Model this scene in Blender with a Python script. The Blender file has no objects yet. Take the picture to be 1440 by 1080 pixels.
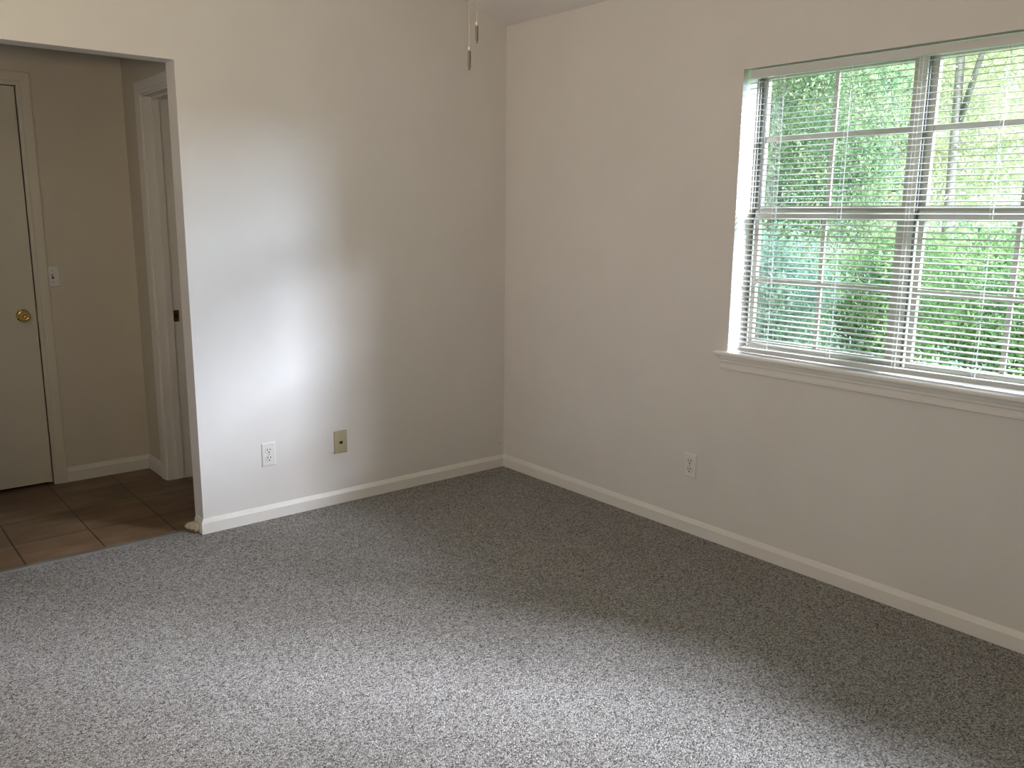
import bpy, bmesh, math, random
from mathutils import Vector, Matrix
import numpy as np

C = bpy.context.scene
COL = C.collection
R = math.radians

# ------------------------------------------------------------------ camera
F_PX = 1199.6
yaw, pitch, roll = 0.694141, -0.195833, 0.009466
fwd = Vector((math.sin(yaw) * math.cos(pitch), math.cos(yaw) * math.cos(pitch), math.sin(pitch)))
rt = Vector((math.cos(yaw), -math.sin(yaw), 0)); up = rt.cross(fwd)
r2 = rt * math.cos(roll) + up * math.sin(roll)
u2 = -rt * math.sin(roll) + up * math.cos(roll)
cam_d = bpy.data.cameras.new('camera'); cam = bpy.data.objects.new('camera', cam_d); COL.objects.link(cam)
M = Matrix(((r2.x, u2.x, -fwd.x), (r2.y, u2.y, -fwd.y), (r2.z, u2.z, -fwd.z))).to_4x4()
M.translation = Vector((-3.06702, -3.75667, 1.45177))
cam.matrix_world = M
cam_d.sensor_fit = 'HORIZONTAL'; cam_d.sensor_width = 36.0; cam_d.lens = F_PX / 1440 * 36
cam_d.clip_start = 0.02
C.camera = cam

# ------------------------------------------------------------------ exposure, sky, sun, daylight, fill lights
C.view_settings.view_transform = 'Standard'
C.view_settings.look = 'None'
C.view_settings.gamma = 1
C.view_settings.use_curve_mapping = False
C.view_settings.exposure = 0.0

SKY = 3.0
w = bpy.data.worlds.new('sky'); C.world = w; w.use_nodes = True
bg = w.node_tree.nodes['Background']
bg.inputs[0].default_value = (0.72, 0.87, 1.0, 1); bg.inputs[1].default_value = SKY

sun_d = bpy.data.lights.new('sun', 'SUN'); sun = bpy.data.objects.new('sun', sun_d); COL.objects.link(sun)
sun_d.energy = 8.0; sun_d.angle = R(3); sun_d.color = (1, 0.95, 0.84)
sun.rotation_euler = Vector((0.62, 0.22, -0.78)).to_track_quat('-Z', 'Y').to_euler()

def area(name, loc, target, sx, sy, power, color, spread=180):
    d = bpy.data.lights.new(name, 'AREA'); o = bpy.data.objects.new(name, d); COL.objects.link(o)
    d.shape = 'RECTANGLE'; d.size = sx; d.size_y = sy; d.energy = power; d.color = color; d.spread = R(spread)
    o.location = loc
    o.rotation_euler = (Vector(target) - Vector(loc)).to_track_quat('-Z', 'Y').to_euler()
    return o
# added light panels in place of open sky, right of the trees
area('sky_panel_beside_trees', (12.6, -17.9, 5.0), (0, -2.2, 1.5), 3.4, 4.4, 7500, (0.67, 0.785, 1.0))
area('sky_panel_higher', (7.5, -13.0, 7.7), (0, -3.6, 1.3), 3.6, 2.6, 17800, (0.87, 0.87, 1.0))
# added fill light, shining in through an invented opening in the left wall
area('left_fill_light', (-4.75, -1.6, 1.5), (0, -1.6, 1.2), 1.4, 1.4, 14, (1.0, 0.90, 0.80))
# added warm fill light aimed at the ceiling, with no lamp around it
area('warm_fill_light', (-3.35, -2.5, 1.75), (-3.0, -1.9, 3.0), 0.3, 0.3, 25, (1.0, 0.79, 0.55))

# ------------------------------------------------------------------ materials
def mat(name, color, rough=0.5, metal=0.0, spec=0.5):
    m = bpy.data.materials.new(name); m.use_nodes = True
    b = m.node_tree.nodes['Principled BSDF']
    b.inputs['Base Color'].default_value = (*color, 1); b.inputs['Roughness'].default_value = rough
    b.inputs['Metallic'].default_value = metal; b.inputs['Specular IOR Level'].default_value = spec
    return m
def nodes(m): return m.node_tree.nodes, m.node_tree.links, m.node_tree.nodes['Principled BSDF']
def noise(m, scale, detail=2, coord='Object'):
    n, l, b = nodes(m)
    tc = n.new('ShaderNodeTexCoord'); t = n.new('ShaderNodeTexNoise')
    t.inputs['Scale'].default_value = scale; t.inputs['Detail'].default_value = detail
    l.new(tc.outputs[coord], t.inputs['Vector']); return t
def ramp(m, src, stops, interp='LINEAR'):
    n, l, b = nodes(m); r = n.new('ShaderNodeValToRGB'); r.color_ramp.interpolation = interp
    e = r.color_ramp.elements
    while len(e) < len(stops): e.new(0.5)
    for x, (p, c) in zip(e, stops): x.position = p; x.color = (*c, 1)
    l.new(src, r.inputs[0]); return r
def bump(m, src, strength, dist):
    n, l, b = nodes(m); k = n.new('ShaderNodeBump'); k.inputs['Strength'].default_value = strength
    k.inputs['Distance'].default_value = dist; l.new(src, k.inputs['Height']); l.new(k.outputs[0], b.inputs['Normal'])

def painted(name, color, rough, var=0.015, bscale=180, bstr=0.12):
    m = mat(name, color, rough, spec=0.3); n, l, b = nodes(m)
    t = noise(m, 3.0, 3)
    c0 = tuple(max(0, c - var) for c in color); c1 = tuple(min(1, c + var) for c in color)
    r = ramp(m, t.outputs[0], [(0.3, c0), (0.7, c1)]); l.new(r.outputs[0], b.inputs['Base Color'])
    bump(m, noise(m, bscale, 2).outputs[0], bstr, 0.001); return m

WALL = painted('cream_wall_paint', (0.79, 0.762, 0.742), 0.55)
CEIL = painted('ceiling_paint', (0.86, 0.84, 0.815), 0.9, bscale=90, bstr=0.5)
TRIM = painted('white_trim_paint', (0.84, 0.82, 0.79), 0.35, 0.008, 60, 0.04)
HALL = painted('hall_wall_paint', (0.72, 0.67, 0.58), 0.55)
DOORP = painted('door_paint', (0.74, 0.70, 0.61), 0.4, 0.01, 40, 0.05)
VINYL = mat('almond_window_frame', (0.40, 0.375, 0.31), 0.4)
TRACK = mat('dark_window_track', (0.13, 0.14, 0.14), 0.6)
SLAT = mat('white_blind_slat', (0.70, 0.71, 0.71), 0.35)
CORD = mat('white_blind_cord', (0.85, 0.85, 0.82), 0.7)
WAND = mat('clear_grey_wand', (0.26, 0.29, 0.31), 0.25)
PLATEW = mat('white_plastic_plate', (0.82, 0.81, 0.79), 0.35)
PLATEB = mat('beige_plastic_plate', (0.50, 0.44, 0.30), 0.4)
DARK = mat('dark_slot', (0.015, 0.013, 0.012), 0.6)
SCREW = mat('painted_screw', (0.55, 0.53, 0.48), 0.35, 0.3)
BRASS = mat('polished_brass', (0.78, 0.56, 0.20), 0.18, 1.0)
OLDBRASS = mat('aged_brass', (0.30, 0.22, 0.10), 0.35, 1.0)
BRONZE = mat('dull_brown_metal', (0.17, 0.14, 0.11), 0.5, 0.2)
CHAIN = mat('pale_bead_chain', (0.70, 0.64, 0.52), 0.3, 0.6)
FANW = mat('white_fan_enamel', (0.8, 0.78, 0.74), 0.4)
GLOBE = mat('frosted_globe_glass', (0.9, 0.88, 0.84), 0.4)
CAULK = painted('yellowed_filler', (0.72, 0.66, 0.52), 0.8, 0.05, 60, 0.6)
STRIPM = painted('grey_vinyl_strip', (0.17, 0.17, 0.16), 0.8, 0.03, 60, 0.2)
EXT = mat('outside_siding', (0.6, 0.58, 0.54), 0.8)

def make_glass():
    m = bpy.data.materials.new('window_glass'); m.use_nodes = True
    n, l = m.node_tree.nodes, m.node_tree.links; n.clear()
    o = n.new('ShaderNodeOutputMaterial'); mx = n.new('ShaderNodeMixShader'); t = n.new('ShaderNodeBsdfTransparent')
    g = n.new('ShaderNodeBsdfGlossy'); f = n.new('ShaderNodeLayerWeight'); f.inputs['Blend'].default_value = 0.12
    t.inputs[0].default_value = (0.95, 0.98, 0.97, 1); g.inputs['Roughness'].default_value = 0.02
    l.new(f.outputs['Facing'], mx.inputs[0]); l.new(t.outputs[0], mx.inputs[1]); l.new(g.outputs[0], mx.inputs[2]); l.new(mx.outputs[0], o.inputs[0])
    return m
GLASS = make_glass()

def make_carpet():
    m = mat('speckled_grey_loop_carpet', (0.3, 0.28, 0.26), 0.95, spec=0.1); n, l, b = nodes(m)
    tc = n.new('ShaderNodeTexCoord')
    v = n.new('ShaderNodeTexVoronoi'); v.inputs['Scale'].default_value = 230; l.new(tc.outputs['Object'], v.inputs['Vector'])
    sp = n.new('ShaderNodeSeparateColor'); l.new(v.outputs['Color'], sp.inputs[0])
    r = ramp(m, sp.outputs[0], [(0.0, (0.085, 0.070, 0.060)), (0.18, (0.20, 0.186, 0.175)), (0.5, (0.31, 0.30, 0.292)), (0.8, (0.41, 0.405, 0.40)), (1.0, (0.54, 0.535, 0.53))])
    t2 = n.new('ShaderNodeTexNoise'); t2.inputs['Scale'].default_value = 1.6; t2.inputs['Detail'].default_value = 3; l.new(tc.outputs['Object'], t2.inputs['Vector'])
    r2_ = ramp(m, t2.outputs[0], [(0.3, (0.90, 0.90, 0.90)), (0.7, (1.0, 1.0, 1.0))])
    mx = n.new('ShaderNodeMix'); mx.data_type = 'RGBA'; mx.blend_type = 'MULTIPLY'; mx.inputs['Factor'].default_value = 1
    l.new(r.outputs[0], mx.inputs['A']); l.new(r2_.outputs[0], mx.inputs['B']); l.new(mx.outputs['Result'], b.inputs['Base Color'])
    iv = n.new('ShaderNodeMath'); iv.operation = 'SUBTRACT'; iv.inputs[0].default_value = 1; l.new(v.outputs['Distance'], iv.inputs[1])
    bump(m, iv.outputs[0], 0.8, 0.004)
    return m
CARPET = make_carpet()

def make_tile():
    m = mat('brown_floor_tile', (0.2, 0.13, 0.08), 0.35, spec=0.3); n, l, b = nodes(m)
    tc = n.new('ShaderNodeTexCoord'); mp = n.new('ShaderNodeMapping'); mp.inputs['Location'].default_value = (2.483, -0.375 + 0.311 * 4, 0)
    l.new(tc.outputs['Object'], mp.inputs['Vector'])
    br = n.new('ShaderNodeTexBrick'); br.offset = 0.0; br.inputs['Scale'].default_value = 1.0
    br.inputs['Brick Width'].default_value = 0.311; br.inputs['Row Height'].default_value = 0.311
    br.inputs['Mortar Size'].default_value = 0.0035; br.inputs['Mortar Smooth'].default_value = 0.3
    br.inputs['Color1'].default_value = (1, 1, 1, 1); br.inputs['Color2'].default_value = (0.82, 0.82, 0.82, 1); br.inputs['Mortar'].default_value = (0.22, 0.2, 0.19, 1)
    l.new(mp.outputs[0], br.inputs['Vector'])
    mp2 = n.new('ShaderNodeMapping'); mp2.inputs['Scale'].default_value = (3, 9, 1); l.new(tc.outputs['Object'], mp2.inputs['Vector'])
    t = n.new('ShaderNodeTexNoise'); t.inputs['Scale'].default_value = 1.0; t.inputs['Detail'].default_value = 8; t.inputs['Roughness'].default_value = 0.65; l.new(mp2.outputs[0], t.inputs['Vector'])
    r = ramp(m, t.outputs[0], [(0.3, (0.12, 0.070, 0.040)), (0.52, (0.20, 0.125, 0.074)), (0.72, (0.31, 0.215, 0.14))])
    mx = n.new('ShaderNodeMix'); mx.data_type = 'RGBA'; mx.blend_type = 'MULTIPLY'; mx.inputs['Factor'].default_value = 1
    l.new(r.outputs[0], mx.inputs['A']); l.new(br.outputs['Color'], mx.inputs['B']); l.new(mx.outputs['Result'], b.inputs['Base Color'])
    iv = n.new('ShaderNodeMath'); iv.operation = 'SUBTRACT'; iv.inputs[0].default_value = 1; l.new(br.outputs['Fac'], iv.inputs[1])
    bump(m, iv.outputs[0], 0.5, 0.002); return m
TILE = make_tile()

def make_leaf(name, c0, c1, c2, trans=0.5):
    m = bpy.data.materials.new(name); m.use_nodes = True
    n, l = m.node_tree.nodes, m.node_tree.links; n.clear()
    o = n.new('ShaderNodeOutputMaterial'); d = n.new('ShaderNodeBsdfDiffuse'); tr = n.new('ShaderNodeBsdfTranslucent'); mx = n.new('ShaderNodeMixShader')
    mx.inputs[0].default_value = trans
    tc = n.new('ShaderNodeTexCoord'); t = n.new('ShaderNodeTexNoise'); t.inputs['Scale'].default_value = 2.2; t.inputs['Detail'].default_value = 5; t.inputs['Roughness'].default_value = 0.75
    l.new(tc.outputs['Object'], t.inputs['Vector'])
    r = n.new('ShaderNodeValToRGB'); e = r.color_ramp.elements; e.new(0.5)
    for x, (p, c) in zip(e, [(0.34, c0), (0.5, c1), (0.66, c2)]): x.position = p; x.color = (*c, 1)
    l.new(t.outputs[0], r.inputs[0]); l.new(r.outputs[0], d.inputs[0]); l.new(r.outputs[0], tr.inputs[0])
    l.new(d.outputs[0], mx.inputs[1]); l.new(tr.outputs[0], mx.inputs[2]); l.new(mx.outputs[0], o.inputs[0])
    return m
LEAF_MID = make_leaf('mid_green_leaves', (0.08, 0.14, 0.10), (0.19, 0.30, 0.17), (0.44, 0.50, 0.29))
LEAF_SUN = make_leaf('sunlit_yellow_leaves', (0.40, 0.47, 0.31), (0.66, 0.68, 0.50), (0.84, 0.82, 0.66), 0.6)  # sunlit brightness put into the yellow green leaf colour
LEAF_PALE = make_leaf('sunlit_pale_leaves', (0.42, 0.49, 0.34), (0.70, 0.71, 0.54), (0.86, 0.84, 0.70), 0.6)  # leaf colour lightened to carry the bright sunlit backdrop
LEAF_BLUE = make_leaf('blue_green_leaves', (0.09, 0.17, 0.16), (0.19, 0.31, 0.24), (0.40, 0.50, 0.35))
LEAF_FRESH = make_leaf('fresh_green_leaves', (0.07, 0.13, 0.09), (0.16, 0.28, 0.12), (0.34, 0.48, 0.20))
BARK = mat('grey_bark', (0.20, 0.19, 0.17), 0.9)
n_, l_, b_ = nodes(BARK); l_.new(ramp(BARK, noise(BARK, 12, 5).outputs[0], [(0.3, (0.10, 0.09, 0.08)), (0.7, (0.20, 0.20, 0.18))]).outputs[0], b_.inputs['Base Color'])
GROUND = painted('dark_green_lawn', (0.10, 0.20, 0.07), 0.95, 0.04, 30, 0.6)  # dark green grass with random mottling

# ------------------------------------------------------------------ helpers
def box(bm, x0, x1, y0, y1, z0, z1):
    x0, x1 = sorted((x0, x1)); y0, y1 = sorted((y0, y1)); z0, z1 = sorted((z0, z1))
    v = [bm.verts.new((x, y, z)) for z in (z0, z1) for y in (y0, y1) for x in (x0, x1)]
    for f in ((0, 2, 3, 1), (4, 5, 7, 6), (0, 1, 5, 4), (2, 6, 7, 3), (0, 4, 6, 2), (1, 3, 7, 5)): bm.faces.new([v[i] for i in f])
def prism(bm, pts, a, b, axis):
    """pts: outline; axis 'y': pts are (x,z) swept in y; 'x': pts are (y,z) swept in x; 'z': (x,y) swept in z"""
    def mk(p, t): return {'y': (p[0], t, p[1]), 'x': (t, p[0], p[1]), 'z': (p[0], p[1], t)}[axis]
    A = [bm.verts.new(mk(p, a)) for p in pts]; B = [bm.verts.new(mk(p, b)) for p in pts]
    bm.faces.new(A); bm.faces.new(B[::-1]); k = len(pts)
    for i in range(k): bm.faces.new((A[i], B[i], B[(i + 1) % k], A[(i + 1) % k]))
def lathe(bm, prof, seg=24, mtx=Matrix()):
    rings = []
    for r, z in prof:
        rings.append([bm.verts.new(mtx @ Vector((r * math.cos(2 * math.pi * i / seg), r * math.sin(2 * math.pi * i / seg), z))) for i in range(seg)])
    for a, b in zip(rings, rings[1:]):
        for i in range(seg): bm.faces.new((a[i], a[(i + 1) % seg], b[(i + 1) % seg], b[i]))
    bm.faces.new(rings[0][::-1]); bm.faces.new(rings[-1])
def tube(bm, pts, rad, seg=8):
    pts = [Vector(p) for p in pts]; rings = []
    rads = rad if isinstance(rad, (list, tuple)) else [rad] * len(pts)
    for i, p in enumerate(pts):
        t = (pts[min(i + 1, len(pts) - 1)] - pts[max(i - 1, 0)]).normalized()
        a = t.orthogonal().normalized() if i == 0 else (a - t * a.dot(t)).normalized()
        b = t.cross(a)
        rings.append([bm.verts.new(p + (a * math.cos(2 * math.pi * k / seg) + b * math.sin(2 * math.pi * k / seg)) * rads[i]) for k in range(seg)])
    for q, s in zip(rings, rings[1:]):
        for k in range(seg): bm.faces.new((q[k], q[(k + 1) % seg], s[(k + 1) % seg], s[k]))
    bm.faces.new(rings[0][::-1]); bm.faces.new(rings[-1])
def obj(name, bm, m, parent=None, bevel=0.0, smooth=False):
    bmesh.ops.recalc_face_normals(bm, faces=bm.faces)
    me = bpy.data.meshes.new(name); bm.to_mesh(me); bm.free(); me.materials.append(m)
    if smooth: me.polygons.foreach_set('use_smooth', [True] * len(me.polygons))
    o = bpy.data.objects.new(name, me); COL.objects.link(o)
    if parent:
        o.parent = parent; o.matrix_parent_inverse = Matrix()
    if bevel:
        b = o.modifiers.new('bevel', 'BEVEL'); b.width = bevel; b.segments = 2; b.limit_method = 'ANGLE'
    return o
def empty(name, loc=(0, 0, 0)):
    o = bpy.data.objects.new(name, None); COL.objects.link(o); o.location = loc; o.empty_display_size = 0.1; return o
def tag(o, label=None, cat=None, group=None, kind=None):
    for k, v in (('label', label), ('category', cat), ('group', group), ('kind', kind)):
        if v: o[k] = v
    return o
def struct(o, label, cat): return tag(o, label, cat, kind='structure')
def B(): return bmesh.new()

# ------------------------------------------------------------------ dimensions (metres; origin = floor corner, -x along back wall, -y along window wall)
H = 2.44; RX = -1.85; SL = 0.285; LX = -3.70; BY = -5.20
RZ = H - RX * SL
WO = -1.7738; OL = -2.75; OH = 2.068; TA = 0.105
HX = -1.635; HYB = 1.22; HLX = -3.4
WY0, WY1 = -1.535, -2.950; WZ0, WZ1 = 0.878, 2.043; TB = 0.19

# ------------------------------------------------------------------ room shell
bm = B(); box(bm, LX - 0.1, 0.0, BY - 0.1, 0.07, -0.12, 0.0)
struct(obj('floor', bm, CARPET), 'speckled grey loop carpet covering the whole room', 'carpet')
bm = B(); box(bm, HLX - 0.1, -0.3, 0.0705, HYB + 0.5, -0.12, 0.0)
struct(obj('floor_hall', bm, TILE), 'brown square tiles of the hall beyond the opening', 'tiled floor')

def roof_z(x): return H - x * SL if x > RX else RZ + (x - RX) * SL
bm = B()   # back wall with cased-free opening
box(bm, WO, 0.15, 0, TA, 0, H); box(bm, LX - 0.1, OL, 0, TA, 0, H); box(bm, OL, WO, 0, TA, OH, H)
prism(bm, [(0.15, H), (0.0, H), (RX, RZ), (LX, roof_z(LX)), (LX - 0.1, roof_z(LX)), (LX - 0.1, H)], 0, TA, 'y')
struct(obj('wall_back', bm, WALL), 'cream back wall with the tall hall opening at left', 'wall')
bm = B()   # right wall with the window hole
V0, V1 = WY0 - 1.82, WY1 - 1.82   # second, unseen window
box(bm, 0, TB, BY - 0.1, V1, 0, H); box(bm, 0, TB, V0, WY1, 0, H); box(bm, 0, TB, WY0, 0.0, 0, H)
box(bm, 0, TB, V1, V0, 0, WZ0); box(bm, 0, TB, V1, V0, WZ1, H)
box(bm, 0, TB, WY1, WY0, 0, WZ0); box(bm, 0, TB, WY1, WY0, WZ1, H)
struct(obj('wall_right', bm, WALL), 'cream right wall around the window', 'wall')
bm = B(); box(bm, LX - 0.1, LX, BY - 0.1, -2.3, 0, H + 0.01); box(bm, LX - 0.1, LX, -0.9, 0, 0, H + 0.01); box(bm, LX - 0.1, LX, -2.3, -0.9, 2.08, H + 0.01); struct(obj('wall_left', bm, WALL), 'cream left wall outside the view', 'wall')  # opening added to let the left fill light in
bm = B(); box(bm, -5.1, -5.0, -3.0, 0.0, 0, H); box(bm, -5.0, LX - 0.1, -3.1, -3.0, 0, H); box(bm, -5.0, LX - 0.1, 0.0, 0.1, 0, H)  # box added to enclose the left fill light: walls, floor, ceiling
struct(obj('wall_fill_box', bm, WALL), 'added unseen walls around the left fill light', 'wall')
bm = B(); box(bm, -5.1, LX - 0.1, -3.1, 0.1, -0.12, 0.0); struct(obj('floor_fill_box', bm, CARPET), 'added unseen carpet below the left fill light', 'carpet')
bm = B(); box(bm, -5.1, LX - 0.1, -3.1, 0.1, H, H + 0.1); struct(obj('ceiling_fill_box', bm, CEIL), 'added unseen ceiling over the left fill light', 'ceiling')
bm = B(); prism(bm, [(LX, 0), (0, 0), (0, H), (RX, RZ), (LX, roof_z(LX))], BY - 0.1, BY, 'y')
struct(obj('wall_front', bm, WALL), 'cream wall behind the camera', 'wall')
bm = B()
prism(bm, [(0.25, H - 0.25 * SL), (0.25, H + 0.15), (RX, RZ + 0.22), (LX - 0.2, H + 0.15), (LX - 0.2, roof_z(LX) - 0.2 * SL), (LX, roof_z(LX)), (RX, RZ), (0, H)], BY - 0.2, TA + 0.0, 'y')
struct(obj('ceiling', bm, CEIL), 'white vaulted ceiling sloping up from the window wall', 'ceiling')

# hall beyond the opening
bm = B()
DX0, DX1, DZ = -2.140, -2.955, 2.057
box(bm, DX0, -0.3, HYB, HYB + 0.12, 0, H); box(bm, HLX - 0.1, DX1, HYB, HYB + 0.12, 0, H); box(bm, DX1, DX0, HYB, HYB + 0.12, DZ, H)
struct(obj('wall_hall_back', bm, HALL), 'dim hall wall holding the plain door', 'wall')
JY0, JY1 = 0.92, 0.16
bm = B()
box(bm, HX, HX + 0.145, JY0, HYB, 0, H); box(bm, HX, HX + 0.145, TA, JY1, 0, H); box(bm, HX, HX + 0.145, JY1, JY0, 2.04, H)
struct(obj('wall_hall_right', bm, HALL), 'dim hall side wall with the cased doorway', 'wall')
bm = B(); box(bm, HLX - 0.1, HLX, TA, HYB, 0, H); struct(obj('wall_hall_left', bm, HALL), 'hall end wall outside the view', 'wall')
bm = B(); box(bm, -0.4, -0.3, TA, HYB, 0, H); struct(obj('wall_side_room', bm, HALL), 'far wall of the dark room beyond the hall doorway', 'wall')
bm = B(); box(bm, HLX - 0.1, -0.3, HYB + 0.5, HYB + 0.6, 0, H); box(bm, HLX - 0.1, HLX, HYB, HYB + 0.5, 0, H); box(bm, -0.4, -0.3, HYB, HYB + 0.5, 0, H)  # wall added to stop light leaking under the hall door
struct(obj('wall_light_block', bm, HALL), 'added unseen wall blocking light behind the hall door', 'wall')
bm = B(); box(bm, HLX - 0.1, -0.3, TA, HYB + 0.5, H, H + 0.1); struct(obj('ceiling_hall', bm, CEIL), 'flat ceiling over the hall', 'ceiling')

# baseboards -----------------------------------------------------------------
BBP = [(0, 0), (0.0125, 0), (0.0125, 0.050), (0.0105, 0.054), (0.0045, 0.0675), (0.002, 0.0705), (0, 0.0705)]
def base_run(bm, pts, s=1.0):
    """mitred baseboard following a floor path; wall lies to the right-hand side of travel, profile grows to the left"""
    P = [Vector((*p, 0)) for p in pts]; rings = []
    for i, p in enumerate(P):
        d0 = (P[i] - P[i - 1]).normalized() if i else (P[1] - P[0]).normalized()
        d1 = (P[i + 1] - P[i]).normalized() if i < len(P) - 1 else d0
        n0 = Vector((-d0.y, d0.x, 0)); n1 = Vector((-d1.y, d1.x, 0)); nn = (n0 + n1); nn = nn / (1 + n0.dot(n1))
        rings.append([bm.verts.new(p + nn * a * 1.0 + Vector((0, 0, b * s))) for a, b in BBP])
    k = len(BBP)
    for q, r in zip(rings, rings[1:]):
        for i in range(k): bm.faces.new((q[i], q[(i + 1) % k], r[(i + 1) % k], r[i]))
    bm.faces.new(rings[0]); bm.faces.new(rings[-1][::-1])
bm = B(); base_run(bm, [(-0.0, 0.0), (WO, 0.0), (WO, TA - 0.02)])
# path travels towards -x: left-hand normal of (-1,0) is (0,-1) -> into the room
struct(obj('baseboard_back', bm, TRIM), 'white baseboard along the back wall, wrapping its end', 'baseboard')
bm = B(); base_run(bm, [(0.0, BY), (0.0, 0.0)])
struct(obj('baseboard_right', bm, TRIM), 'white baseboard along the window wall', 'baseboard')
bm = B(); base_run(bm, [(HX, 0.985), (HX, HYB), (-2.076, HYB)], 1.15)
struct(obj('baseboard_hall', bm, TRIM), 'white baseboard in the hall corner', 'baseboard')
bm = B(); prism(bm, [(0.062, 0.0), (0.098, 0.0), (0.096, 0.003), (0.088, 0.005), (0.07, 0.006), (0.063, 0.0045)], OL, WO - 0.013, 'x')
struct(obj('trim_1', bm, STRIPM), 'grey edge strip between carpet and hall tiles', 'floor trim')

# ------------------------------------------------------------------ window_1: twin single-hung unit with sill
win = struct(empty('window_1', (0.08, (WY0 + WY1) / 2, WZ0)), 'twin white sash window behind the blind', 'window')
wo = Vector(win.location)
def wb(bm, x0, x1, y0, y1, z0, z1): box(bm, x0 - wo.x, x1 - wo.x, y0 - wo.y, y1 - wo.y, z0 - wo.z, z1 - wo.z)
FX0, FX1 = 0.100, 0.175
bm = B()
JT = 0.007
wb(bm, FX0, FX1, WY0, WY0 - JT, WZ0, WZ1); wb(bm, FX0, FX1, WY1, WY1 + JT, WZ0, WZ1)
wb(bm, FX0, FX1, WY0 - JT, WY1 + JT, WZ1 - 0.020, WZ1); wb(bm, FX0, FX1, WY0 - JT, WY1 + JT, WZ0, WZ0 + 0.022)
MU0, MU1 = -2.205, -2.243
wb(bm, FX0, FX1, MU0, MU1, WZ0 + 0.022, WZ1 - 0.020)
obj('window_frame', bm, VINYL, win, 0.0015)
bm = B()
for y in (WY0 - JT, MU1):
    wb(bm, 0.108, 0.12, y, y - 0.0055, WZ0 + 0.022, WZ1 - 0.020)
obj('jamb_track', bm, TRACK, win)
def sash(name, x0, x1, y0, y1, z0, z1, sl, sr, rt_, rb, mz):
    bm = B()
    wb(bm, x0, x1, y0, y0 - sl, z0, z1); wb(bm, x0, x1, y1, y1 + sr, z0, z1)
    wb(bm, x0, x1, y0 - sl, y1 + sr, z1 - rt_, z1); wb(bm, x0, x1, y0 - sl, y1 + sr, z0, z0 + rb)
    q = obj(name, bm, VINYL, win, 0.0012)
    xm = (x0 + x1) / 2; g0, g1 = y0 - sl, y1 + sr; ym = (g0 + g1) / 2
    bm = B()
    wb(bm, xm - 0.006, xm + 0.004, ym - 0.0085, ym + 0.0085, z0 + rb, z1 - rt_)
    wb(bm, xm - 0.007, xm + 0.005, g0, g1, mz - 0.0105, mz + 0.0105)
    obj('muntin', bm, VINYL, q)
    bm = B(); wb(bm, xm + 0.006, xm + 0.009, g0 + 0.001, g1 - 0.001, z0 + rb - 0.001, z1 - rt_ + 0.001)
    obj('pane', bm, GLASS, q)
for (a, b) in ((WY0 - JT, MU0), (MU1, WY1 + JT)):
    sash('upper_sash', 0.128, 0.150, a - 0.001, b, 1.447, WZ1 - 0.020, 0.027, 0.024, 0.010, 0.052, 1.771)
    sash('lower_sash', 0.106, 0.127, a - 0.0175, b + 0.001, WZ0 + 0.022, 1.478, 0.022, 0.024, 0.032, 0.024, 1.183)
# stool and apron
bm = B()
prism(bm, [(-0.036, 0.861), (-0.039, 0.866), (-0.038, 0.873), (-0.033, 0.8775), (0.100, 0.8785), (0.100, 0.861)], WY0 + 0.052 - wo.y, WY1 - 0.052 - wo.y, 'y')
for v in bm.verts: v.co.x -= wo.x; v.co.z -= wo.z
obj('window_stool', bm, TRIM, win, 0.0015)
bm = B()
prism(bm, [(0, 0.800), (-0.009, 0.800), (-0.012, 0.803), (-0.012, 0.812), (-0.0095, 0.815), (-0.0095, 0.828), (-0.014, 0.833), (-0.014, 0.842), (-0.0175, 0.847), (-0.0175, 0.861), (0, 0.861)], WY0 + 0.028 - wo.y, WY1 - 0.028 - wo.y, 'y')
for v in bm.verts: v.co.x -= wo.x; v.co.z -= wo.z
obj('window_apron', bm, TRIM, win)

def copy_tree(o, parent=None):
    c = o.copy(); COL.objects.link(c); c.parent = parent
    for ch in list(o.children): copy_tree(ch, c)
    return c
w2 = copy_tree(win); w2.name = 'window_2'; w2.location.y -= 1.82
w2['label'] = 'second twin sash window farther along the right wall, outside the view'

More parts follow.
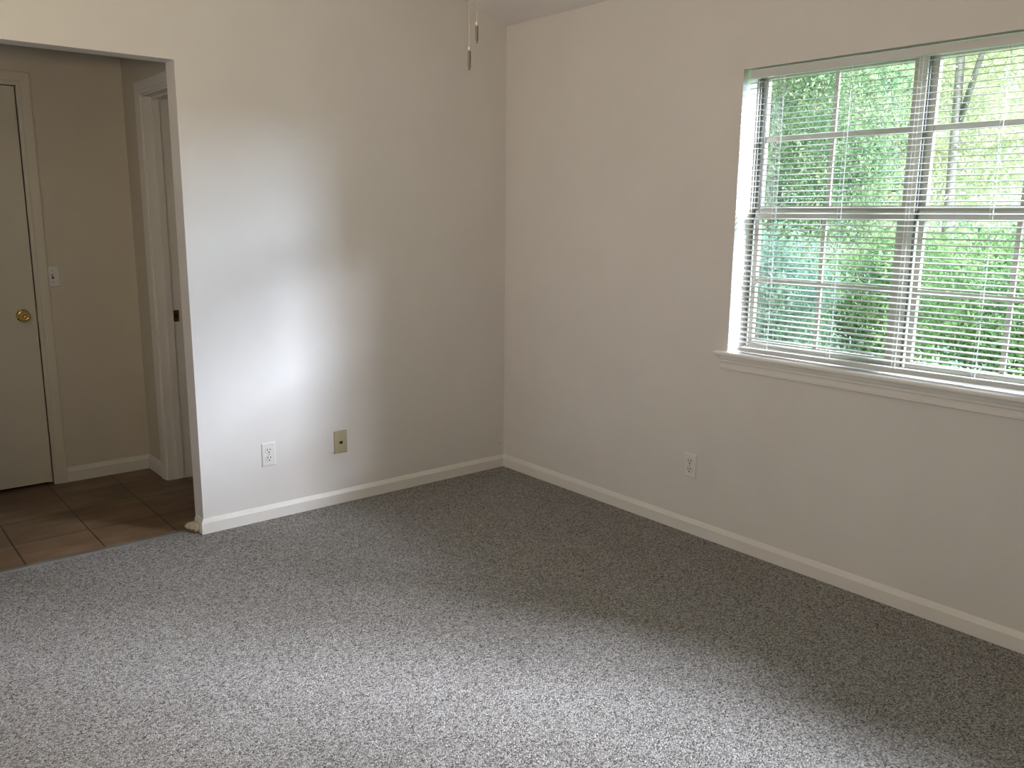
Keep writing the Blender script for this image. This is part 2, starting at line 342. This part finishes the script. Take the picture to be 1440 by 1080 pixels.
# ------------------------------------------------------------------ the mini blind
BY0, BY1 = -1.557, -2.945
bl = empty('window_blind', (0.032, (BY0 + BY1) / 2, 2.037)); bo = Vector(bl.location)
tag(bl, 'white horizontal mini blind lowered with open slats across the twin window', 'blind')
bm = B()   # U-shaped steel headrail with rolled lips
prism(bm, [(0.018, 2.006), (0.046, 2.006), (0.046, 2.036), (0.043, 2.036), (0.043, 2.009), (0.021, 2.009), (0.021, 2.032), (0.0235, 2.034), (0.0225, 2.037), (0.018, 2.037)], BY0, BY1, 'y')
for v in bm.verts: v.co -= bo
obj('headrail', bm, SLAT, bl)
NS = 50; ZT, ZB = 1.989, 0.922
XC = 0.034; TILT = R(-11)
bm = B(); rnd = random.Random(4)
for i in range(NS):
    t = i / (NS - 1); z = ZT + (ZB - ZT) * t
    rise = 0.010 * t * t; y0 = BY0 + 0.004 - 0.012 * t; sag = rnd.uniform(-0.0006, 0.0006); tl = TILT + rnd.uniform(-0.02, 0.02)
    ys = [y0 + (BY1 - y0) * k / 6 for k in range(7)]
    top = []; bot = []
    for y in ys:
        zz = z + sag + rise * (y0 - y) / (y0 - BY1)
        row_t = []; row_b = []
        for k in range(5):
            s = -0.0125 + 0.025 * k / 4; cr = 0.0024 * (1 - (s / 0.0125) ** 2)
            x = XC + s * math.cos(tl); zc = zz + cr + s * math.sin(-tl)
            row_t.append(bm.verts.new((x - bo.x, y - bo.y, zc + 0.00035 - bo.z))); row_b.append(bm.verts.new((x - bo.x, y - bo.y, zc - bo.z)))
        top.append(row_t); bot.append(row_b)
    for a in range(6):
        for k in range(4):
            bm.faces.new((top[a][k], top[a][k + 1], top[a + 1][k + 1], top[a + 1][k])); bm.faces.new((bot[a][k], bot[a + 1][k], bot[a + 1][k + 1], bot[a][k + 1]))
        for k in (0, 4): bm.faces.new((top[a][k], top[a + 1][k], bot[a + 1][k], bot[a][k]))
    for a in (0, 6):
        for k in range(4): bm.faces.new((top[a][k], bot[a][k], bot[a][k + 1], top[a][k + 1]))
obj('slats', bm, SLAT, bl, smooth=True)
bm = B()
prism(bm, [(0.022, 0.882), (0.046, 0.882), (0.048, 0.886), (0.048, 0.897), (0.045, 0.9005), (0.023, 0.9005), (0.020, 0.897), (0.020, 0.886)], BY0 - 0.022, BY1 - 0.008, 'y')
for v in bm.verts:
    v.co.z += 0.012 * (BY0 - v.co.y) / 1.39; v.co -= bo
obj('bottom_rail', bm, SLAT, bl, 0.0008)
for y in (-1.697, -1.985, -2.250, -2.535, -2.81):
    bm = B()
    for x in (XC - 0.0135, XC + 0.0135):
        tube(bm, [(x - bo.x, y - bo.y, 2.007 - bo.z), (x - bo.x, y - bo.y - 0.003, 0.897 - bo.z)], 0.0007, 5)
    for i in range(NS):   # ladder rungs
        t = i / (NS - 1); z = ZT + (ZB - ZT) * t + 0.010 * t * t * (BY0 - y) / 1.39 - 0.001
        tube(bm, [(XC - 0.0135 - bo.x, y - bo.y - 0.0015, z - bo.z), (XC + 0.0135 - bo.x, y - bo.y - 0.0015, z - bo.z)], 0.0004, 4)
    obj('ladder_cord', bm, CORD, bl)
    bm = B(); tube(bm, [(XC - 0.0145 - bo.x, y - 0.014 - bo.y, 2.007 - bo.z), (XC - 0.0145 - bo.x, y - 0.016 - bo.y, 0.898 - bo.z)], 0.0006, 5)
    obj('lift_cord', bm, CORD, bl)
bm = B(); tube(bm, [(0.012 - bo.x, -1.641 - bo.y, 2.000 - bo.z), (0.012 - bo.x, -1.641 - bo.y, 1.470 - bo.z)], [0.0035, 0.0042], 6)
wd = obj('tilt_wand', bm, WAND, bl)
bm = B(); tube(bm, [(0.024 - bo.x, -1.641 - bo.y, 2.012 - bo.z), (0.013 - bo.x, -1.641 - bo.y, 2.010 - bo.z), (0.012 - bo.x, -1.641 - bo.y, 1.998 - bo.z)], 0.0018, 6)
obj('wand_hook', bm, CORD, wd)

# ------------------------------------------------------------------ door_1 in the hall's back wall
d1 = struct(empty('door_1', (DX0, HYB, 0)), 'plain flush hall door with a brass knob', 'door'); do = Vector(d1.location)
def lb(bm, o, x0, x1, y0, y1, z0, z1): box(bm, x0 - o.x, x1 - o.x, y0 - o.y, y1 - o.y, z0 - o.z, z1 - o.z)
bm = B(); lb(bm, do, DX0 - 0.003, DX1 + 0.003, 1.228, 1.265, 0.014, DZ - 0.004); leaf = obj('door_panel', bm, DOORP, d1, 0.002)
bm = B()   # jamb lining behind the leaf
lb(bm, do, DX0, DX0 + 0.012, HYB - 0.002, HYB + 0.12, 0, DZ + 0.012); lb(bm, do, DX1, DX1 - 0.012, HYB - 0.002, HYB + 0.12, 0, DZ + 0.012); lb(bm, do, DX0, DX1, HYB - 0.002, HYB + 0.12, DZ, DZ + 0.012)
lb(bm, do, DX0, DX0 - 0.012, 1.267, HYB + 0.12, 0, DZ); lb(bm, do, DX1, DX1 + 0.012, 1.267, HYB + 0.12, 0, DZ); lb(bm, do, DX0, DX1, 1.267, HYB + 0.12, DZ, DZ - 0.012)
obj('door_jamb', bm, DOORP, d1)
CP = [(0, 0), (0.0, 0.010), (0.012, 0.013), (0.020, 0.011), (0.045, 0.015), (0.058, 0.0165), (0.063, 0.014), (0.063, 0)]  # casing profile: (distance from opening, depth)
def casing(bm, o, fn, ztop, wpos, up0=0.0):
    """two legs and a head, mitred. fn(side, t, d, z) -> world point"""
    for side in (0, 1):
        A = [bm.verts.new(fn(side, t, d, up0) - o) for t, d in CP]; Bq = [bm.verts.new(fn(side, t, d, ztop + t) - o) for t, d in CP]
        k = len(CP)
        for i in range(k): bm.faces.new((A[i], A[(i + 1) % k], Bq[(i + 1) % k], Bq[i]))
        bm.faces.new(A); bm.faces.new(Bq)
    A = [bm.verts.new(fn(0, t, d, ztop + t) - o) for t, d in CP]; Bq = [bm.verts.new(fn(1, t, d, ztop + t) - o) for t, d in CP]
    k = len(CP)
    for i in range(k): bm.faces.new((A[i], A[(i + 1) % k], Bq[(i + 1) % k], Bq[i]))
bm = B()
casing(bm, do, lambda s, t, d, z: Vector(((DX0 + 0.003 + t) if s == 0 else (DX1 - 0.003 - t), HYB - d, z)), DZ + 0.003, None)
obj('door_casing', bm, DOORP, d1)
# knob (axis -y)
KX, KZ = -2.207, 0.918
mk = Matrix.Translation(Vector((KX, 1.228, KZ)) - do) @ Matrix.Rotation(R(90), 4, 'X')
bm = B(); lathe(bm, [(0.0325, 0), (0.0325, 0.003), (0.030, 0.007), (0.020, 0.010), (0.012, 0.012), (0.0115, 0.026), (0.016, 0.032), (0.024, 0.038), (0.0275, 0.046), (0.0265, 0.054), (0.021, 0.061), (0.013, 0.0645), (0.0125, 0.0630), (0.001, 0.0630)], 32, mk)
kn = obj('door_knob', bm, BRASS, leaf, smooth=True)
bm = B(); lathe(bm, [(0.0085, 0.0628), (0.0085, 0.0665), (0.007, 0.068), (0.001, 0.068)], 20, mk); obj('lock_button', bm, BRASS, kn, smooth=True)
bm = B(); lb(bm, do, DX0 - 0.0045, DX0 + 0.0005, 1.2185, 1.2290, 0.885, 0.948); obj('latch_plate', bm, OLDBRASS, d1)

# ------------------------------------------------------------------ door_2: cased doorway in the hall's right wall
d2 = struct(empty('door_2', (HX, JY0, 0)), 'cased open doorway in the hall side wall', 'doorway'); do2 = Vector(d2.location)
bm = B()
lb(bm, do2, HX - 0.001, HX + 0.146, JY0 - 0.018, JY0, 0, 2.04); lb(bm, do2, HX - 0.001, HX + 0.146, JY1, JY1 + 0.018, 0, 2.04); lb(bm, do2, HX - 0.001, HX + 0.146, JY1, JY0, 2.022, 2.04)
obj('door_jamb', bm, TRIM, d2, 0.001)
bm = B()
lb(bm, do2, HX + 0.045, HX + 0.079, JY0 - 0.029, JY0 - 0.018, 0.004, 2.022); lb(bm, do2, HX + 0.045, HX + 0.079, JY1 + 0.018, JY1 + 0.029, 0.004, 2.022); lb(bm, do2, HX + 0.045, HX + 0.079, JY1 + 0.018, JY0 - 0.018, 2.011, 2.022)
obj('door_stop', bm, TRIM, d2, 0.001)
bm = B()
casing(bm, do2, lambda s, t, d, z: Vector((HX - d, (JY0 - 0.008 + t) if s == 0 else max(JY1 + 0.008 - t, TA + 0.001), z)), 2.030, None)
obj('door_casing', bm, TRIM, d2)
bm = B(); lb(bm, do2, HX + 0.082, HX + 0.112, JY0 - 0.0195, JY0 - 0.0180, 0.872, 0.934); sp = obj('strike_plate', bm, OLDBRASS, d2)
bm = B(); lb(bm, do2, HX + 0.090, HX + 0.104, JY0 - 0.0200, JY0 - 0.0194, 0.889, 0.917); obj('latch_hole', bm, DARK, sp)

# ------------------------------------------------------------------ wall plates
def on_wall(name, loc, facing):   # local frame: x right along the wall, z up, -y out of the wall
    o = empty(name, loc); o.rotation_euler = (0, 0, {'back': 0, 'right': R(-90), 'hall': 0}[facing]); return o
def plate(bm, w_=0.070, h_=0.114, d=0.0055):
    a, b = w_ / 2, h_ / 2; e = 0.0035
    lo = [bm.verts.new((x, 0, z)) for x, z in ((-a, -b), (a, -b), (a, b), (-a, b))]
    md = [bm.verts.new((x, -0.0025, z)) for x, z in ((-a, -b), (a, -b), (a, b), (-a, b))]
    hi = [bm.verts.new((x, -d, z)) for x, z in ((-a + e, -b + e), (a - e, -b + e), (a - e, b - e), (-a + e, b - e))]
    for p, q in ((lo, md), (md, hi)):
        for i in range(4): bm.faces.new((p[i], p[(i + 1) % 4], q[(i + 1) % 4], q[i]))
    bm.faces.new(hi); bm.faces.new(lo[::-1])
def screw(parent, z, d=0.0055, m=SCREW, r=0.0032):
    bm = B(); lathe(bm, [(r, 0), (r, 0.0008), (r * 0.5, 0.0014)], 12, Matrix.Translation((0, -d, z)) @ Matrix.Rotation(R(90), 4, 'X'))
    s = obj('screw', bm, m, parent, smooth=False)
    bm = B(); box(bm, -r * 0.8, r * 0.8, -d - 0.0016, -d - 0.0012, z - 0.0004, z + 0.0004); obj('screw_slot', bm, DARK, s)
def outlet(loc, facing, label):
    o = tag(on_wall('power_outlet', loc, facing), label, 'outlet')
    bm = B(); plate(bm); obj('wall_plate', bm, PLATEW, o, 0.0008)
    screw(o, 0.0)
    for zc in (0.0195, -0.0195):
        bm = B(); pts = []
        for k in range(28):   # round face with flat top and bottom
            a = 2 * math.pi * k / 28; pts.append((0.0172 * math.cos(a), zc + max(-0.0142, min(0.0142, 0.0172 * math.sin(a)))))
        prism(bm, pts, -0.0078, -0.004, 'y'); rc = obj('receptacle', bm, PLATEW, o, 0.0005)
        bm = B()
        box(bm, -0.0085, -0.0050, -0.0081, -0.0077, zc + 0.0, zc + 0.0100); box(bm, 0.0050, 0.0085, -0.0081, -0.0077, zc + 0.0005, zc + 0.0095)
        prism(bm, [(0.0033 * math.cos(math.pi * k / 6), zc - 0.0078 + 0.0036 * math.sin(math.pi * k / 6)) for k in range(12)], -0.0081, -0.0077, 'y')
        obj('slots', bm, DARK, rc)
        bm = B(); out = []; inn = []   # seam round the receptacle
        for k in range(28):
            a = 2 * math.pi * k / 28; c, s = math.cos(a), math.sin(a)
            out.append(bm.verts.new((0.0182 * c, -0.0057, zc + max(-0.0152, min(0.0152, 0.0182 * s))))); inn.append(bm.verts.new((0.0168 * c, -0.0057, zc + max(-0.0138, min(0.0138, 0.0168 * s)))))
        for k in range(28): bm.faces.new((out[k], out[(k + 1) % 28], inn[(k + 1) % 28], inn[k]))
        obj('receptacle_seam', bm, SCREW, rc)
    return o
outlet((-1.447, 0, 0.321), 'back', 'white double power outlet on the back wall, nearest the hall opening')
outlet((0, -1.367, 0.322), 'right', 'white double power outlet low on the wall under the window')
cp = tag(on_wall('cable_plate', (-1.065, 0, 0.319), 'back'), 'beige cable jack plate low on the back wall', 'wall plate')
bm = B(); plate(bm, 0.072, 0.116, 0.007); obj('wall_plate', bm, PLATEB, cp, 0.0008)
bm = B(); box(bm, -0.0105, 0.0105, -0.0082, -0.006, -0.011, 0.008); jk = obj('jack', bm, PLATEB, cp, 0.0006)
bm = B(); box(bm, -0.0088, 0.0088, -0.0086, -0.0081, -0.0085, 0.0055); obj('jack_opening', bm, DARK, jk)
for z in (0.045, -0.045): screw(cp, z, 0.007, PLATEB)
sw = tag(on_wall('light_switch', (-2.053, HYB, 1.114), 'hall'), 'white toggle light switch beside the hall door', 'light switch')
bm = B(); plate(bm, 0.070, 0.108); obj('wall_plate', bm, PLATEW, sw, 0.0008)
bm = B(); box(bm, -0.0052, 0.0052, -0.0060, -0.0050, -0.012, 0.012); obj('toggle_slot', bm, DARK, sw)
bm = B(); prism(bm, [(-0.005, -0.004), (-0.005, 0.006), (-0.015, 0.0105), (-0.016, 0.0055)], -0.0036, 0.0036, 'x'); obj('toggle', bm, PLATEW, sw, 0.0006)
for z in (0.030, -0.030): screw(sw, z)
bm = B(); lathe(bm, [(0.0034, 0), (0.0030, 0.0012), (0.0015, 0.0024), (0.0004, 0.0027)], 12, Matrix.Translation((-0.034, 0.0002, 0.141)) @ Matrix.Rotation(R(90), 4, 'X'))
tag(obj('nailhole', bm, BRONZE), 'tiny dark hole in the back wall just above the corner baseboard', 'nailhole')  # dark raised disc in place of a small hole

# broken filler lump at the foot of the wall end
bm = B(); rnd = random.Random(5)
for (cx, cy, cz, rx, ry, rz) in ((-0.026, 0.060, 0.024, 0.016, 0.040, 0.020), (-0.034, 0.088, 0.020, 0.022, 0.022, 0.012), (-0.022, 0.038, 0.014, 0.010, 0.014, 0.012)):
    bmesh.ops.create_icosphere(bm, subdivisions=3, radius=1, matrix=Matrix.Translation((WO + cx, cy, cz)) @ Matrix.Rotation(0.4, 4, 'Z') @ Matrix.Diagonal((rx, ry, rz, 1)))
for v in bm.verts:
    k = math.sin(v.co.x * 410 + v.co.z * 300) * math.sin(v.co.y * 230 + v.co.z * 170)
    v.co += Vector((k * 0.004, k * 0.003, k * 0.003)) + Vector((rnd.uniform(-1, 1), rnd.uniform(-1, 1), rnd.uniform(-1, 1))) * 0.0008
    v.co.z = max(v.co.z, 0.004)
tag(obj('filler_lump', bm, CAULK), 'ragged cream lump of filler at the foot of the wall end by the hall tiles', 'filler')

# ------------------------------------------------------------------ ceiling fan, only its pull chains reach into the view
FXc, FYc = -1.85, -2.15
fan = tag(empty('ceiling_fan', (FXc, FYc, RZ)), 'ceiling fan whose two bead pull chains hang in front of the back wall', 'ceiling fan')
def fl(prof, name, m, seg=32, parent=fan):
    bm = B(); lathe(bm, [(r, z - RZ) for r, z in prof], seg); return obj(name, bm, m, parent, smooth=True)
fl([(0.02, RZ - 0.09), (0.06, RZ - 0.075), (0.075, RZ - 0.02), (0.075, RZ + 0.005)], 'canopy', FANW)
fl([(0.012, 2.60), (0.012, RZ - 0.05)], 'downrod', FANW, 12)
fl([(0.06, 2.41), (0.13, 2.43), (0.15, 2.48), (0.14, 2.56), (0.05, 2.60), (0.02, 2.61)], 'motor_housing', FANW)
fl([(0.04, 2.33), (0.055, 2.34), (0.055, 2.41), (0.03, 2.42)], 'switch_housing', FANW)
for k in range(5):
    a = 2 * math.pi * k / 5 + 0.3
    mt = Matrix.Rotation(a, 4, 'Z') @ Matrix.Translation((0, 0, 2.445 - RZ)) @ Matrix.Rotation(R(11), 4, 'X')
    bm = B(); prism(bm, [(0.22, -0.05), (0.64, -0.068), (0.67, -0.05), (0.675, 0), (0.67, 0.05), (0.64, 0.068), (0.22, 0.05)], -0.003, 0.003, 'z'); bm.transform(mt); bd = obj('blade', bm, FANW, fan)
    bm = B(); prism(bm, [(0.10, -0.02), (0.20, -0.018), (0.27, -0.04), (0.27, 0.04), (0.20, 0.018), (0.10, 0.02)], 0.003, 0.007, 'z'); bm.transform(mt); obj('blade_iron', bm, FANW, bd)
fl([(0.004, 2.165), (0.05, 2.175), (0.085, 2.21), (0.095, 2.26), (0.075, 2.31), (0.05, 2.335)], 'light_globe', GLOBE)
for (dx, dy, zt, zb, zf) in ((0.006, -0.003, 2.345, 1.868, 1.826), (-0.015, -0.003, 2.345, 1.813, 1.767)):
    # chain leaves the switch housing, then hangs straight
    bm = B()
    x, y = dx, dy - 0.0
    sx, sy = 0.0, 0.0
    n = int((zt - zb) / 0.0042)
    for k in range(n):
        z = zb + (zt - zb) * k / n
        bmesh.ops.create_icosphere(bm, subdivisions=1, radius=0.0012, matrix=Matrix.Translation((x, y, z - RZ)))
    tube(bm, [(x, y, zb - RZ), (x, y, zt - RZ)], 0.0006, 4)
    ch = obj('pull_chain', bm, CHAIN, fan, smooth=True)
    bm = B(); lathe(bm, [(0.0008, zb - RZ + 0.004), (0.0024, zb - RZ + 0.002), (0.0026, zb - RZ - 0.002), (0.0016, zb - RZ - 0.0045)], 12, Matrix.Translation((x, y, 0))); obj('bell_cap', bm, CHAIN, ch, smooth=True)
    bm = B(); L = zb - 0.0045 - zf; z0 = zf - RZ
    lathe(bm, [(0.0012, z0), (0.0026, z0 + 0.001), (0.0026, z0 + 0.003), (0.0018, z0 + 0.004), (0.0036, z0 + 0.006), (0.0040, z0 + L * 0.5), (0.0036, z0 + L - 0.002), (0.0016, z0 + L)], 14, Matrix.Translation((x, y, 0)))
    obj('chain_pull', bm, BRONZE, ch, smooth=True)

# ------------------------------------------------------------------ outside: lawn and trees seen through the blind
bm = B(); box(bm, TB, 40, -30, 30, -0.5, -0.35); struct(obj('floor_outside', bm, GROUND), 'lawn outside the window', 'lawn')
bm = B(); box(bm, LX - 12, TB, -30, 30, -0.5, -0.35); struct(obj('floor_ground', bm, GROUND), 'ground around the house', 'ground')

def tree(name, label, cat, base, blobs, n, leaf, m, seed, group=None, trunks=()):
    rng = np.random.default_rng(seed)
    root = tag(empty(name, base), label, cat, group)
    vol = np.array([b[3] * b[4] * b[5] for b in blobs]) ** 0.75; cnt = (vol / vol.sum() * n).astype(int)
    cs = []
    for (bx, by, bz, rx, ry, rz), k in zip(blobs, cnt):
        # clumps on the shell, then leaves round each clump
        kc = max(6, k // 60)
        d = rng.normal(size=(kc, 3)); d /= np.linalg.norm(d, axis=1)[:, None]
        cc = d * (rng.random(kc)[:, None] ** 0.33) * np.array([rx, ry, rz]) + np.array([bx, by, bz])
        p = cc[rng.integers(0, kc, k)] + rng.normal(size=(k, 3)) * np.array([0.17, 0.17, 0.12]) * (0.5 + 0.5 * min(rx, ry, rz))
        cs.append(p)
    P = np.vstack(cs); N = len(P)
    s = leaf * rng.uniform(0.6, 1.35, N)[:, None]
    a = rng.normal(size=(N, 3)); a[:, 2] -= 0.3; a /= np.linalg.norm(a, axis=1)[:, None]
    b = rng.normal(size=(N, 3)); b -= a * (a * b).sum(1)[:, None]; b /= np.linalg.norm(b, axis=1)[:, None]
    c = np.cross(a, b)
    V = np.stack([P - a * s, P + b * s * 0.36 + c * s * 0.1, P + a * s, P - b * s * 0.36 + c * s * 0.1], 1).reshape(-1, 3)
    me = bpy.data.meshes.new('foliage'); me.vertices.add(4 * N); me.vertices.foreach_set('co', V.astype(np.float32).ravel())
    me.loops.add(4 * N); me.loops.foreach_set('vertex_index', np.arange(4 * N, dtype=np.int32))
    me.polygons.add(N); me.polygons.foreach_set('loop_start', np.arange(0, 4 * N, 4, dtype=np.int32)); me.polygons.foreach_set('loop_total', np.full(N, 4, dtype=np.int32))
    me.update(); me.validate(); me.materials.append(m)
    o = bpy.data.objects.new('foliage', me); COL.objects.link(o); o.parent = root
    for pts, r0, r1 in trunks:
        bm = B(); k = len(pts); tube(bm, pts, [r0 + (r1 - r0) * i / (k - 1) for i in range(k)], 9); obj('trunk', bm, BARK, root, smooth=True)
    return root
G0 = -0.35
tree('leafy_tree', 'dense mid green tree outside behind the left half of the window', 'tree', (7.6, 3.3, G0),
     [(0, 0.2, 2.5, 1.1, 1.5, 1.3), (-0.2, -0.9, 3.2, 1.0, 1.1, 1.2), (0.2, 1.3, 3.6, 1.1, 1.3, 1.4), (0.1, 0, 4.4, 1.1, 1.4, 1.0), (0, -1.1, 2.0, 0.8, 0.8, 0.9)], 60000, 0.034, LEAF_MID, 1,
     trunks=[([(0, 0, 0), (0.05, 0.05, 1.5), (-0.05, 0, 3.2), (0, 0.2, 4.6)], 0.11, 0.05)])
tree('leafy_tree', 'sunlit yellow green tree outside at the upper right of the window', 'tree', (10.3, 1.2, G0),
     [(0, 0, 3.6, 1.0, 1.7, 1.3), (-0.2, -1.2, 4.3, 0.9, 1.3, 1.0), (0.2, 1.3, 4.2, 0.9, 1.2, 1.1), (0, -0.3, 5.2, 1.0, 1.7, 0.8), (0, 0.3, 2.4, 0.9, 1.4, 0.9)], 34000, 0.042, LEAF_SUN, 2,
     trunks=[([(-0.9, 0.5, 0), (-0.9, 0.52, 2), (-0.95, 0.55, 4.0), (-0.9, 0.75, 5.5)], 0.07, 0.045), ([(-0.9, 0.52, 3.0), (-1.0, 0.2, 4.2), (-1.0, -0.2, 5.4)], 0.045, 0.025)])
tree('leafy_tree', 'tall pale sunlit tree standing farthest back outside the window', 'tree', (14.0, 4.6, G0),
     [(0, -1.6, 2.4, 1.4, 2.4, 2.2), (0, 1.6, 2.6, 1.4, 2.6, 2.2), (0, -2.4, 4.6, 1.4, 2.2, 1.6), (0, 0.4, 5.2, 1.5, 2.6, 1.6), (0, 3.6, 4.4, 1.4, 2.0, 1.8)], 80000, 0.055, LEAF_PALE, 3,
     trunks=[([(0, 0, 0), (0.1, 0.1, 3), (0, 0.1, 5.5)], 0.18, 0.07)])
tree('bushy_shrub', 'bright green bushy shrub outside behind the lower right sash', 'shrub', (4.7, -1.05, G0),
     [(0, 0.2, 1.15, 0.6, 0.8, 0.62), (0.1, -0.7, 1.05, 0.55, 0.7, 0.6), (0, -0.1, 0.5, 0.6, 1.1, 0.5)], 30000, 0.028, LEAF_FRESH, 4)
tree('bushy_shrub', 'blue green bushy shrub outside behind the lower left sash', 'shrub', (4.7, 1.75, G0),
     [(0, -0.3, 1.1, 0.6, 0.75, 0.62), (0.1, 0.6, 1.15, 0.6, 0.8, 0.65), (0, 0.1, 0.5, 0.6, 1.1, 0.5)], 30000, 0.028, LEAF_BLUE, 5)
tree('bushy_shrub', 'low blue green shrub outside nearest the window bottom', 'shrub', (3.3, 0.0, G0),
     [(0, 0, 0.3, 0.45, 0.9, 0.42), (0, 1.1, 0.3, 0.45, 0.7, 0.4), (0, -1.1, 0.3, 0.45, 0.7, 0.4)], 22000, 0.026, LEAF_BLUE, 6)
tree('bushy_shrub', 'rounded green shrub outside between the bright one and the blue green one, farther back', 'shrub', (6.0, 0.75, G0),
     [(0, 0, 1.0, 0.35, 0.75, 0.8), (0, 0.1, 0.45, 0.35, 0.8, 0.5)], 16000, 0.03, LEAF_FRESH, 7)
